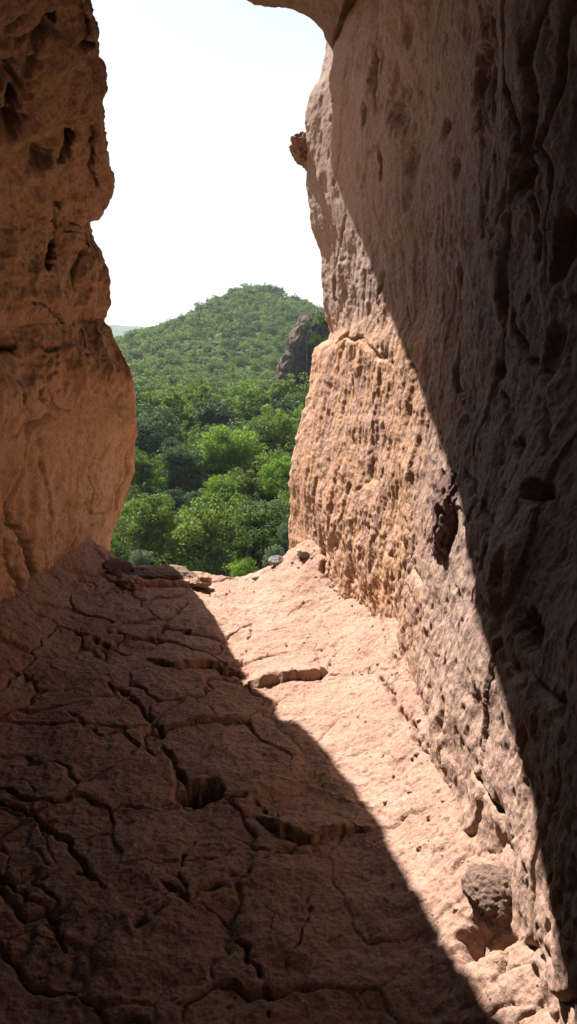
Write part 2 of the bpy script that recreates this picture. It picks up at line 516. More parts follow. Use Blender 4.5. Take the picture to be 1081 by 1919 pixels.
D *= smo
D = pits(RW, D, [
    PT(706, 120, 16, 55, .07), PT(686, 215, 9, 22, .05), PT(733, 298, 9, 38, .06), PT(770, 205, 26, 40, .05), PT(832, 240, 22, 20, .05),
    PT(905, 150, 40, 85, .08), PT(905, 420, 10, 32, .05), PT(855, 320, 12, 18, .03), PT(928, 690, 10, 20, .04), PT(1012, 925, 28, 22, .06),
    PT(906, 1045, 22, 40, .05), PT(966, 838, 14, 24, .03), PT(843, 1250, 13, 20, .035), PT(992, 1195, 44, 46, .06), PT(940, 560, 10, 40, .03),
    PT(830, 450, 7, 18, .03), PT(860, 520, 9, 20, .03), PT(620, 225, 4, 9, .018), PT(600, 265, 4, 14, .02), PT(614, 290, 3, 10, .015), PT(624, 345, 3, 8, .015),
    PT(605, 165, 3, 6, .01), PT(622, 190, 4, 5, .012), PT(1050, 470, 20, 60, .05), PT(985, 330, 20, 30, .04), PT(975, 1400, 16, 50, .03),
    PT(790, 300, 14, 22, .03), PT(650, 560, 7, 16, .03), PT(730, 890, 6, 14, .02), PT(930, 1355, 10, 16, .03), PT(800, 1285, 8, 8, .015),
    PT(885, 1130, 12, 30, .03), PT(1060, 1330, 20, 30, .05), PT(690, 450, 5, 14, .015),
])
D = carve(RW, D, [
    (RP([(713, 392), (722, 440), (720, 500), (712, 560), (714, 612)]), .011, .04),
    (RP([(985, 175), (1000, 260), (992, 350), (1003, 430), (990, 560)]), .012, .045),
    (RP([(650, 398), (640, 440), (632, 500), (628, 560), (640, 590)]), .011, .03),
    (RP([(618, 655), (650, 632), (690, 640), (715, 665), (760, 690)]), .013, .028),
    (RP([(765, 560), (768, 640), (800, 735)]), .012, .03),
    (RP([(955, 560), (965, 640), (1000, 690), (1030, 720)]), .008, .03),
    (RP([(860, 560), (865, 640), (862, 720), (875, 790)]), .012, .03),
    (RP([(795, 520), (800, 580), (808, 640)]), .01, .025),
    (RP([(870, 880), (900, 960), (940, 1010)]), .01, .02),
    (RP([(925, 740), (945, 790), (968, 850)]), .008, .025),
    (RP([(905, 1120), (930, 1170), (945, 1230), (990, 1290)]), .012, .03),
    (RP([(760, 1330), (790, 1390), (810, 1430)]), .010, .03),
    (RP([(880, 1410), (900, 1480), (925, 1530), (935, 1600)]), .008, .022),
    (RP([(1000, 730), (1015, 800), (1030, 860)]), .012, .03),
    (RP([(770, 970), (775, 1050), (800, 1110)]), .012, .03),
    (RP([(855, 1090), (872, 1140), (866, 1200)]), .010, .02),
], warp=.012)
# blocky rubble where the wall meets the floor
foot = sstep(.42, .1, z_) * sstep(4.9, 4.2, y_)
f1, f2, cid = worley(RW * 9. + .3 * perlin(RW * 14)[..., None], 55)
D += foot * .012 * ((cid % 11) / 11. - .5) * sstep(-.1, .3, perlin(RW * 3.))
f1, f2, cid = worley(RW * 24. + .35 * perlin(RW * 30)[..., None], 57)
crum = sstep(.75, .4, z_ + .25 * perlin(RW * 2.5)) * sstep(4.7, 4.2, y_)
D += crum * (-.012 * sstep(.45, .1, f1) * ((cid % 3) == 0) + .006 * sstep(.5, .1, f1) * ((cid % 3) == 1))
# rounded rib that carries the edge of the inner wall, and the swelling of the streaked part below the notch
D += .05 * np.exp(-((y_ - 3.65) / .35) ** 2) * sstep(1.35, 1.9, z_)
D += .03 * sstep(1.45, 1.30, z_) * sstep(2.6, 3.4, y_) * sstep(.15, .5, z_)
endw = np.ones(RW.shape[0]); jj = np.abs(np.arange(RW.shape[0]) - nyi)
ew = (.3 + .7 * sstep(0, 45, jj))[:, None]
D = D * ew + (1 - ew) * (.010 * fbm(RW, 9, 4, .6, 91, True) - .004)
RW = RW + Nr * D[..., None]
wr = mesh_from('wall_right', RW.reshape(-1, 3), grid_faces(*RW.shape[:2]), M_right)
tag(wr, 'tall rock wall right of the opening, streaked and sunlit below, dark and pocked above', 'rock wall', kind='structure')

# ------------------------------------------------------------------ floor (the sloping rock ledge)
LIP = np.array([(60, 1042), (150, 1046), (200, 1048), (240, 1056), (300, 1062), (350, 1066), (385, 1074), (420, 1081), (450, 1083), (475, 1076), (505, 1060), (530, 1046), (548, 1030), (575, 1012),
                (600, 1002), (625, 1016), (650, 1042), (690, 1080), (760, 1100)], float)
YLIP = 4.55
lp = at_y(LIP[:, 0], LIP[:, 1], YLIP)
xs = np.linspace(-1.75, .95, 820)
ys = np.concatenate([-.9 + np.linspace(0, 1, 60) * 1.7, .8 * (YLIP / .8) ** np.linspace(0, 1, 900)[1:]])
nf = len(ys)
Xf, Yf = np.meshgrid(xs, ys, indexing='ij')
zl = np.interp(xs, lp[:, 0], lp[:, 2])
zl = zl + .12 * sstep(-1.0, -1.5, xs)
bl = sstep(3.85, 4.5, Yf)
Zf = zl[:, None] * bl
Zf += .27 * sstep(.10, .66, Xf + .03 * perlin(np.stack([Xf, Yf, 0 * Xf], -1) * 3.)) ** 1.2
Zf += .27 * sstep(-.85, -1.5, Xf) ** 1.4
FW = np.stack([Xf, Yf, Zf], -1)
wo = np.linspace(0, 1, 30)[1:] ** 1.7
exf = np.stack([Xf[:, :1] + 0 * wo[None], YLIP + 1.6 * wo[None] + 0 * Xf[:, :1], Zf[:, -1:] - 6 * wo[None] ** .9], -1)
FW = np.concatenate([FW, exf], 1)
Nf = normals(FW)
if Nf[300, 300, 2] < 0: Nf = -Nf
D = .016 * fbm(FW, 2.6, 3, .5, 70) + .008 * fbm(FW, 10, 3, .55, 71) + .0030 * fbm(FW, 42, 3, .62, 72)
wp = .35 * np.stack([perlin(FW * 2.4), perlin(FW * 2.4 + 9), perlin(FW * 2.4 + 19)], -1) + .06 * np.stack([perlin(FW * 14), perlin(FW * 14 + 9), perlin(FW * 14 + 19)], -1)
f1, f2, cid = worley(FW * np.array([3.0, 2.6, 1]) + wp, 77)
lf = sstep(.15, -.35, FW[..., 0] + .1 * (FW[..., 1] - 2.5))
D -= (.005 + .013 * lf) * np.exp(-(np.abs(f2 - f1) / .02) ** 1.6) * sstep(-.55, -.1, perlin(FW * 1.3 + 7))
D += (.008 + .016 * lf) * ((cid % 19) / 19. - .5)
band = np.clip(sstep(.22, .42, FW[..., 0]) + sstep(4.0, 4.4, FW[..., 1]) * .8, 0, 1)
f1, f2, cid = worley(FW * np.array([8.5, 8, 1]) + wp * 2, 99)
D -= .007 * np.exp(-((f2 - f1) / .045) ** 2) * sstep(.1, .4, perlin(FW * 2.1 + 27)) * (1 - band)
D += .006 * ((cid % 7) / 7. - .5) * sstep(-.1, .4, perlin(FW * 1.7 + 57)) * (1 - band)
f1, f2, cid = worley(FW * 30. + .3 * perlin(FW * 40)[..., None], 12)
D -= .0035 * sstep(.42, .15, f1) * ((cid % 7) == 0)
# loose crumbly band along the foot of the right wall and along the outer lip
band = np.clip(sstep(.22, .42, FW[..., 0]) + sstep(4.0, 4.4, FW[..., 1]) * .8, 0, 1)
f1, f2, cid = worley(FW * 13. + .3 * perlin(FW * 20)[..., None], 31)
D += band * sstep(-.05, .35, perlin(FW * 3.3 + 8)) * (.014 * (cid % 9) / 9. - .006 * np.exp(-((f2 - f1) / .08) ** 2))
f1, f2, cid = worley(FW * 27. + .35 * perlin(FW * 33)[..., None], 35)
D += band * (-.005 * sstep(.45, .1, f1) * ((cid % 3) == 0) + .006 * sstep(.5, .1, f1) * ((cid % 3) == 1))
del f1, f2
FB = FW[::4, ::4].reshape(-1, 3)


def on_floor(px, py):
    d = ray(px, py); d = d / np.linalg.norm(d)
    S = FB - np.array([0, 0, EYE])
    t = S @ d
    e_ = np.linalg.norm(S - t[:, None] * d, axis=1) / np.maximum(t, .3)
    return FB[np.argmin(e_)]


GP = lambda pts: [on_floor(*p) for p in pts]
D = carve(FW, D, [
    (GP([(98, 1160), (140, 1186), (190, 1207), (245, 1224)]), .014, .05),
    (GP([(388, 1102), (340, 1135), (312, 1165), (288, 1200)]), .016, .035),
    (GP([(270, 1236), (330, 1252), (395, 1246), (455, 1258)]), .014, .045, .025),
    (GP([(462, 1282), (492, 1284), (540, 1276), (598, 1270), (614, 1256)]), .012, .04, .045),
    (GP([(614, 1256), (626, 1232), (645, 1214)]), .007, .02),
    (GP([(610, 1262), (660, 1256), (698, 1250)]), .006, .018),
    (GP([(698, 1250), (735, 1300), (768, 1350), (805, 1412)]), .010, .04),
    (GP([(440, 1255), (460, 1232), (468, 1190), (478, 1150)]), .006, .02),
    (GP([(478, 1185), (540, 1180), (600, 1150), (650, 1120)]), .005, .014),
    (GP([(205, 1275), (262, 1320), (308, 1372), (318, 1420), (345, 1470)]), .012, .045),
    (GP([(470, 1530), (520, 1570), (575, 1585), (640, 1566), (700, 1550)]), .010, .05, .03),
    (GP([(700, 1550), (755, 1538), (790, 1502), (818, 1468)]), .006, .022, .012),
    (GP([(560, 1480), (600, 1440), (640, 1400)]), .003, .01),
    (GP([(585, 1590), (582, 1650), (583, 1700), (560, 1770), (520, 1830)]), .004, .018),
    (GP([(0, 1490), (60, 1525), (130, 1575), (165, 1632), (195, 1660)]), .008, .04),
    (GP([(0, 1630), (38, 1662), (100, 1625), (165, 1632)]), .007, .035),
    (GP([(38, 1662), (85, 1715), (132, 1775)]), .006, .035),
    (GP([(345, 1688), (300, 1700), (255, 1742), (200, 1790)]), .012, .05),
    (GP([(345, 1688), (410, 1712), (442, 1745), (498, 1800), (512, 1865), (505, 1919)]), .006, .03),
    (GP([(350, 1688), (430, 1650), (500, 1610), (575, 1585)]), .009, .035),
    (GP([(150, 1575), (240, 1540), (330, 1500)]), .006, .025),
    (GP([(420, 1490), (470, 1500), (530, 1545)]), .008, .03),
    (GP([(230, 1650), (300, 1655), (345, 1688)]), .01, .04),
    (GP([(350, 1560), (343, 1620), (350, 1680)]), .006, .025),
    (GP([(120, 1330), (180, 1380), (290, 1350)]), .008, .025),
    (GP([(380, 1880), (420, 1850), (430, 1919)]), .006, .03),
    (GP([(190, 1080), (250, 1100), (330, 1100), (385, 1100)]), .02, .035, .03),
    (GP([(560, 1165), (585, 1190), (560, 1215)]), .004, .012),
    (GP([(640, 1440), (665, 1420), (690, 1400)]), .003, .010),
    (GP([(720, 1505), (750, 1495), (770, 1480)]), .004, .012),
    (GP([(850, 1690), (880, 1730), (872, 1790), (850, 1830)]), .006, .02),
], warp=.013, ragged=.4, thin=.8, sharp=2.2)
hz = lambda px, py, rx, ry, dep: (at_z(px, py), rx, ry, dep)
items = [(on_floor(378, 1478), .065, 9., .14), (on_floor(349, 1187), .018, 9., .06), (on_floor(612, 1066), .06, 9., .07), (on_floor(410, 1165), .02, 9., .02),
         (on_floor(905, 1765), .05, 9., .10), (on_floor(955, 1755), .04, 9., .09)]
D = pits(FW, D, items)
FW = FW + Nf * D[..., None]
fl = mesh_from('floor', FW.reshape(-1, 3), grid_faces(*FW.shape[:2]), M_floor)
tag(fl, 'cracked pinkish rock ledge leading to the opening, half in shade', 'rock floor', kind='structure')

# rear of the cave, behind the photographer
a = np.linspace(0, 2 * math.pi, 90); rr = np.linspace(0, 1, 30)
Ra, A = np.meshgrid(rr, a, indexing='ij')
BK = np.stack([-.1 + 2.0 * Ra * np.cos(A), -.75 - .9 * np.sqrt(np.clip(1 - Ra ** 2 * .98, 0, 1)), 1.2 + 2.2 * Ra * np.sin(A)], -1)
BK[..., 1] += .08 * fbm(BK, 1.5, 3)
bk = mesh_from('wall_back', BK.reshape(-1, 3), grid_faces(30, 90), M_ceil)
tag(bk, 'rough rock wall closing the cave behind the viewpoint', 'rock wall', kind='structure')


# ------------------------------------------------------------------ loose and embedded stones
def uv_dirs(nu, nv_):
    th = np.linspace(0, math.pi, nv_); ph = np.linspace(0, 2 * math.pi, nu + 1)
    T, Ph = np.meshgrid(th, ph, indexing='ij')
    return np.stack([np.sin(T) * np.cos(Ph), np.sin(T) * np.sin(Ph), np.cos(T)], -1)


def stone(name, loc, size, mat, seed=0, rot=(0, 0, 0), rough=.16, angular=.5, lumps=0., res=110):
    d = uv_dirs(res, res // 2 + 1)
    r = np.ones(d.shape[:-1])
    g = np.random.default_rng(seed)
    for _ in range(int(14 * angular) + 2):           # planes that knock the corners off
        n = g.normal(size=3); n /= np.linalg.norm(n)
        h = g.uniform(.62, .93)
        dn = d @ n
        r = np.where(dn > 0, np.minimum(r, h / np.maximum(dn, 1e-3)), r)
    sd = seed * 3.7
    r = r * (1 + rough * fbm(d, 1.6, 4, .55, sd) + rough * .35 * fbm(d, 7, 3, .6, sd))
    if lumps:
        f1, f2, cid = worley(d * 5.5 + sd, seed)
        r = r * (1 + lumps * (sstep(.65, .1, f1) * (.6 + .4 * (cid % 5) / 5)))
    r[:, -1] = r[:, 0]; r[0] = r[0].mean(); r[-1] = r[-1].mean()
    P = d * r[..., None] * np.array(size)
    o = mesh_from(name, P.reshape(-1, 3), grid_faces(*P.shape[:2]), mat)
    o.location = loc; o.rotation_euler = [math.radians(k) for k in rot]
    return o


def off(p, dx=0, dy=0, dz=0):
    return (p[0] + dx, p[1] + dy, p[2] + dz)


k = at_y(564, 287, 4.97)
tag(stone('rock_spur', off(k, .045), (.12, .085, .10), M_knob, 3, (0, 25, 0), .2, .45), 'dark knob of stone jutting from the upper right edge against the sky', 'rock')
k = on_right(838, 1000)
tag(stone('rock_chunk', off(k, .032, .02, 0), (.095, .15, .19), M_purple, 5, (0, 0, 10), .12, .6, .16, 200), 'knobbly purple stone set into the sunlit right wall beside a cleft', 'rock')
k = on_right(930, 1690)
tag(stone('boulder', off(k, 0, 0, .01), (.068, .08, .06), M_boulder, 8, (10, 0, 25), .10, .25, .03, 190), 'dark rounded boulder lodged at the foot of the right wall above a hollow', 'rock')
k = at_y(517, 1049, 4.5)
tag(stone('pebble', off(k, 0, 0, -.005), (.047, .04, .032), M_grey, 11, (0, 0, 20), .05, .2), 'smooth grey pebble on the sill near the right wall', 'pebble')
k = at_y(478, 1080, 4.42)
tag(stone('pebble', off(k, 0, 0, -.01), (.028, .024, .016), M_grey, 12, (0, 0, 70), .06, .3), 'small flat grey pebble at the lowest dip of the sill', 'pebble')
k = at_y(600, 994, 4.45)
tag(stone('stone_chip', off(k, 0, 0, 0), (.04, .035, .03), M_pale, 13, (20, 0, 0), .2, .9), 'pale cream stone chip on top of the sunlit mound', 'stone')
k = at_y(570, 1030, 4.35)
tag(stone('stone_chip', off(k, 0, 0, -.03), (.05, .04, .03), M_pale, 14, (0, 20, 40), .2, .9), 'pale cream stone chip low on the left flank of the mound', 'stone')
k = at_y(300, 1071, 4.35)
tag(stone('rock_slab', off(k, 0, 0, -.03), (.24, .16, .045), M_dark, 17, (0, 3, 8), .2, .8), 'long flat dark slab lying on the sill at the left', 'rock')
k = at_y(208, 1062, 4.35)
tag(stone('broken_rock', off(k, 0, 0, -.035), (.11, .12, .06), M_dark, 19, (0, -8, 40), .2, .8), 'broken dark rock against the foot of the left wall on the sill', 'rock')
k = at_y(378, 1084, 4.25)
tag(stone('broken_rock', off(k, 0, 0, -.025), (.065, .07, .04), M_floor, 23, (0, 0, 10), .2, .9), 'pinkish broken rock at the shadow edge by the right end of the dark slab', 'rock')
k = at_y(250, 1082, 4.2)
tag(stone('broken_rock', off(k, 0, 0, -.03), (.09, .09, .045), M_floor, 24, (5, 0, 70), .2, .9), 'brown broken rock in front of the long dark slab', 'rock')


# crumbled grit lying on the ledge
g = np.random.default_rng(5)
FWv = FW[:, :nf]
nG = 650
ii = g.integers(40, FWv.shape[0] - 20, nG * 6); jj2 = g.integers(150, nf - 12, nG * 6)
pp = FWv[ii, jj2]
wgt = .02 + .9 * sstep(.12, .40, pp[:, 0]) * (pp[:, 0] < .5) + .8 * sstep(3.9, 4.4, pp[:, 1]) 
wgt *= (pp[:, 0] > -1.2) & (pp[:, 0] < .55)
keep = g.uniform(0, 1.3, len(pp)) < wgt
pp = pp[keep][:nG]
d0 = uv_dirs(7, 5)
gv, gf, k = [], [], 0
for p_ in pp:
    r_ = .0022 + .0065 * g.uniform() ** 3
    q_ = d0 * (1 + .28 * g.normal(size=d0.shape[:2]))[..., None]
    q_[:, -1] = q_[:, 0]; q_[0] = q_[0, 0]; q_[-1] = q_[-1, 0]
    gv.append((q_ * r_ * g.uniform(.7, 1.3, 3) + p_ + np.array([0, 0, r_ * .35])).reshape(-1, 3)); gf.append(grid_faces(5, 8) + k); k += 40
gr = mesh_from('gravel', np.concatenate(gv), np.concatenate(gf), M_grit, smooth=False)
tag(gr, 'fine crumbled grit along the foot of the right wall and the sill', 'grit', kind='stuff')

# ------------------------------------------------------------------ the land outside
def land(x, y):
    """ground height: a valley, a wooded hill ahead, a far blue range"""
    n = perlin(np.stack([x / 60., y / 60., 0 * x + .3], -1)) * 3.0 + perlin(np.stack([x / 19., y / 19., 0 * x + 4.3], -1)) * .9
    v_ = np.interp(y, [0, 14, 40, 60, 100, 160, 215, 260, 5000], [-7, -21, -20, -16.5, -11.8, -13.2, -12.2, -13.0, -20])
    # side slopes: the ground climbs to the right below the crag
    v_ = v_ + np.clip(x - 12, 0, 60) * .35 * sstep(40, 90, y) * (1 - sstep(150, 230, y))
    prof = np.interp(x, [-428, -308, -188, -104, -64, -40, -22, -7, 6, 18, 56, 200, 420], [.0, .05, .10, .27, .53, .84, 1.0, .95, .80, .68, .5, .3, .1])
    up = sstep(190, 455, y) * .45 + np.clip((y - 205) / 245, 0, 1) * .55
    dn = 1 - sstep(455, 760, y)
    h = v_ + prof * 42.5 * up * dn
    far = sstep(1500, 2600, y) * (62 + 25 * perlin(np.stack([x / 420., y / 420., 0 * x + 2.3], -1)) + np.clip((-x - 250) * .04, 0, 60))
    return h + n * (.35 + .65 * sstep(60, 220, y)) + far


gx = np.sinh(np.linspace(-5.2, 5.2, 341)); gx = gx / gx[-1] * 3500
gy = 7 + (np.linspace(0, 1, 420) ** 3) * 5200
GX, GY = np.meshgrid(gx, gy, indexing='ij')
G = np.stack([GX, GY, land(GX, GY)], -1)
g = mesh_from('ground', G.reshape(-1, 3), grid_faces(*G.shape[:2]), M_ground)
tag(g, 'valley and hill ground beneath the trees', 'ground', kind='structure')


# ------------------------------------------------------------------ trees
def quads(C, Nrm, size, g, aspect=.6):
    """leaf-sized quads at centres C facing Nrm -> verts, faces"""
    n = len(C)
    up = g.normal(size=(n, 3))
    t = np.cross(Nrm, up); t /= np.linalg.norm(t, axis=1)[:, None] + 1e-9
    b = np.cross(Nrm, t)
    s_ = size[:, None]
    V = np.stack([C - t * s_, C - b * s_ * aspect + Nrm * s_ * .15, C + t * s_, C + b * s_ * aspect - Nrm * s_ * .1], 1).reshape(-1, 3)
    return V, np.arange(4 * n).reshape(n, 4)


def crown_arrays(seed, n, leaf, nb=16, flat=.95, spread=.62):
    """crown of unit radius: clustered leaf sprays on uneven boughs, gaps between"""
    g = np.random.default_rng(seed)
    bl_c, bl_r = [], []
    for i in range(nb):
        u = g.normal(size=3); u /= np.linalg.norm(u)
        u[2] = u[2] * 1.0 - .02
        rr_ = spread * g.uniform(.35, 1.05) ** .6
        bl_c.append(u * rr_ * np.array([1, 1, flat])); bl_r.append(g.uniform(.24, .44))
    bl_c, bl_r = np.array(bl_c), np.array(bl_r)
    # secondary clumps on each bough
    cc, cr = [], []
    for c, r in zip(bl_c, bl_r):
        m = g.integers(9, 16)
        u = g.normal(size=(m, 3)); u /= np.linalg.norm(u, axis=1)[:, None]
        u[:, 2] = np.abs(u[:, 2]) * .4 + u[:, 2] * .6
        cc.append(c + u * r * g.uniform(.7, 1.05, (m, 1))); cr.append(np.full(m, 1.) * r * g.uniform(.28, .5, m))
    cc, cr = np.concatenate(cc), np.concatenate(cr)
    w_ = cr ** 2; w_ /= w_.sum()
    idx = g.choice(len(cc), n, p=w_)
    u = g.normal(size=(n, 3)); u /= np.linalg.norm(u, axis=1)[:, None]
    C = cc[idx] + u * (cr[idx] * g.uniform(.25, 1.0, n) ** .45)[:, None] * np.array([1, 1, .75])
    nr = u * .7 + g.normal(size=(n, 3)) * .55 + np.array([0, 0, .45])
    nr /= np.linalg.norm(nr, axis=1)[:, None]
    V, Fq = quads(C, nr, leaf * g.uniform(.6, 1.35, n), g)
    clump_tone = g.uniform(.0, 1., len(cc))
    tone = np.clip(.5 * clump_tone[idx] + .5 * g.uniform(0, 1, n), 0, 1)
    return V, Fq, tone


def crown_mesh(name, arr, mat):
    V, Fq, tone = arr
    o = mesh_from(name, V, Fq, mat, smooth=False, link=False)
    at = o.data.attributes.new('tone', 'FLOAT', 'FACE')
    at.data.foreach_set('value', np.ascontiguousarray(tone[:len(o.data.polygons)], f32))
    me = o.data
    bpy.data.objects.remove(o)
    return me


def tube(pts, rad, k=7):
    pts = np.array(pts, float); n = len(pts)
    V = []
    for i in range(n):
        t = pts[min(i + 1, n - 1)] - pts[max(i - 1, 0)]; t /= np.linalg.norm(t)
        a_ = np.cross(t, [0.31, 1, 0.1]); a_ /= np.linalg.norm(a_); b_ = np.cross(t, a_)
        th = np.arange(k) * 2 * math.pi / k
        V.append(pts[i] + rad[i] * (np.cos(th)[:, None] * a_ + np.sin(th)[:, None] * b_))
    V = np.concatenate(V)
    Fq = []
    for i in range(n - 1):
        for j_ in range(k):
            Fq.append((i * k + j_, i * k + (j_ + 1) % k, (i + 1) * k + (j_ + 1) % k, (i + 1) * k + j_))
    return V, np.array(Fq)


def trunk_mesh(seed, nl=7):
    """unit crown radius, crown centre at the origin, trunk foot at z=-2.6"""
    g = np.random.default_rng(seed + 900)
    Vs, Fs, k = [], [], 0
    lean = g.normal(size=2) * .12
    tr = [(lean[0] * t, lean[1] * t, -2.6 + 2.5 * t) for t in np.linspace(0, 1, 6)]
    parts = [(tr, np.linspace(.105, .05, 6))]
    for i in range(nl):
        z0 = g.uniform(-.9, -.1)
        t = (z0 + 2.6) / 2.5
        p0 = np.array([lean[0] * t, lean[1] * t, z0])
        an = g.uniform(0, 2 * math.pi); r_ = g.uniform(.5, .85)
        p3 = np.array([math.cos(an) * r_, math.sin(an) * r_, g.uniform(-.1, .55)])
        p1 = p0 + (p3 - p0) * .35 + np.array([0, 0, -.03]); p2 = p0 + (p3 - p0) * .7 + g.normal(size=3) * .04
        parts.append(([p0, p1, p2, p3], [.042, .032, .02, .008]))
    for pts, rad in parts:
        V, Fq = tube(pts, rad, 6)
        Vs.append(V); Fs.append(Fq + k); k += len(V)
    o = mesh_from('trunk', np.concatenate(Vs), np.concatenate(Fs), M_bark, link=False)
    me = o.data; bpy.data.objects.remove(o)
    return me


HI = [crown_arrays(100 + i, 15000, .028, 24) for i in range(4)]
MID = [crown_arrays(200 + i, 5000, .045, 16) for i in range(4)]
LOW = [crown_arrays(300 + i, 1500, .055, 9, .85, .5) for i in range(5)]
TR = [trunk_mesh(i) for i in range(3)]
_cache = {}


def get_crown(level, i, mat):
    key_ = (level, i, mat.name)
    if key_ not in _cache:
        _cache[key_] = crown_mesh('crown', {'HI': HI, 'MID': MID, 'LOW': LOW}[level][i], mat)
    return _cache[key_]


def tree(name, c, r, level, mat, label, group=None, squash=1.0, seed=0, cat='tree'):
    """c: crown centre; the trunk is drawn out to reach the ground"""
    g = np.random.default_rng(seed)
    gz = float(land(np.array([c[0]]), np.array([c[1]]))[0])
    e = bpy.data.objects.new(name, None); COL.objects.link(e)
    e.location = (c[0], c[1], gz); e.empty_display_size = .5
    tag(e, label, cat, group)
    n = {'HI': 4, 'MID': 4, 'LOW': 5}[level]
    cr = bpy.data.objects.new('crown', get_crown(level, int(g.integers(n)), mat)); COL.objects.link(cr)
    cr.parent = e; cr.location = (0, 0, c[2] - gz)
    rz = g.uniform(0, 6.28)
    cr.rotation_euler = (g.uniform(-.15, .15), g.uniform(-.15, .15), rz)
    cr.scale = (r * g.uniform(.92, 1.1), r * g.uniform(.92, 1.1), r * squash * g.uniform(.92, 1.08))
    tk = bpy.data.objects.new('trunk', TR[int(g.integers(3))]); COL.objects.link(tk)
    tk.parent = e; tk.location = (0, 0, c[2] - gz); tk.rotation_euler = (0, 0, rz)
    hz_ = max(.3, (c[2] - gz + .3) / 2.6)
    tk.scale = (r, r, hz_)
    return e


placed = []


def by_photo(name, px, py, y, rpx, level, mat, label, group=None, squash=1.0, seed=0, cat='tree'):
    c = at_y(px, py, y)
    r = rpx / FPX * y
    placed.append((c[0], c[1], r))
    return tree(name, c, r, level, mat, label, group, squash, seed, cat)


V_ = 'broad_leaved_tree'
by_photo(V_, 388, 1015, 50, 100, 'HI', M_leaf, 'large light green tree crown just beyond the dip of the sill', seed=1)
by_photo(V_, 480, 1000, 54, 90, 'HI', M_leaf, 'full green tree beside the right jamb just above the sill', seed=2)
by_photo(V_, 255, 985, 51, 88, 'HI', M_leaf, 'green tree close to the left wall just above the sill', seed=3)
by_photo(V_, 200, 1040, 47, 60, 'HI', M_leaf, 'low green tree at the foot of the left wall', seed=33)
by_photo('young_tree', 415, 922, 63, 44, 'HI', M_leaf_bright, 'small bright yellow-green tree above the largest near crown', seed=4)
by_photo('young_tree', 530, 895, 70, 60, 'HI', M_leaf_bright, 'bright green tree touching the right jamb at mid height', seed=5)
by_photo('dark_tree', 338, 868, 74, 48, 'HI', M_leaf_dark, 'round dark bluish tree left of the two light crowns', seed=6)
by_photo(V_, 432, 842, 78, 72, 'HI', M_leaf_bright, 'spreading light green tree right of the round dark tree', seed=7)
by_photo(V_, 510, 815, 82, 60, 'HI', M_leaf, 'mid green tree behind the bright crown by the right jamb', seed=8)
by_photo(V_, 262, 880, 70, 40, 'HI', M_leaf, 'small green tree between the left wall and the round dark tree', seed=9)
by_photo('dark_tree', 310, 945, 60, 40, 'HI', M_leaf_dark, 'dark shrubby tree in the gap above the left near crown', seed=10)
by_photo('dark_tree', 285, 815, 86, 62, 'HI', M_leaf_dark, 'broad dark tree against the left wall at mid height', seed=11)
by_photo('silvery_shrub', 513, 1042, 42, 30, 'HI', M_leaf_grey, 'silvery shrub peeping over the sill behind the grey pebble', seed=12, cat='shrub')
by_photo('silvery_shrub', 268, 1046, 45, 26, 'HI', M_leaf_grey, 'small silvery shrub behind the dark slab on the sill', seed=13, cat='shrub')
by_photo('silvery_shrub', 545, 1000, 46, 30, 'HI', M_leaf_grey, 'silvery bush half hidden by the right jamb', seed=15, cat='shrub')
by_photo('young_tree', 452, 1075, 42, 34, 'HI', M_leaf_bright, 'small bright tree rising behind the lowest dip of the sill', seed=14)
for i, (px, py, y, r) in enumerate([(330, 770, 105, 52), (395, 782, 98, 48), (470, 770, 104, 50), (545, 752, 108, 52), (262, 752, 118, 46), (575, 800, 92, 44)]):
    by_photo(V_, px, py, y, r, 'MID', [M_leaf, M_leaf_dark][i % 3 == 1],
             'broad-leaved tree in the band of crowns at the valley bottom', 'trees across the valley bottom', seed=50 + i)

# the crag, on the right in front of the hill
cr_pts = [(0, 0)]


def crag(name, px0, px1, py0, py1, y, depth, mat, seed, lean=0.):
    """angular rock tower measured between photo columns px0..px1, rows py0..py1"""
    a_ = at_y(px0, py1, y); b_ = at_y(px1, py0, y)
    w_, h_ = (b_[0] - a_[0]) / 2, (b_[2] - a_[2])
    o = stone(name, ((a_[0] + b_[0]) / 2, y, a_[2] + h_ * .5), (w_ * 1.15, depth, h_ * .56), mat, seed, (0, lean, 0), .13, 1.2, 0, 190)
    return o


e = bpy.data.objects.new('rock_crag', None); COL.objects.link(e)
cy = 150.
base = at_y(565, 740, cy); e.location = base
tag(e, 'dark rock crag with a tan flank standing before the wooded hill', 'rock crag')


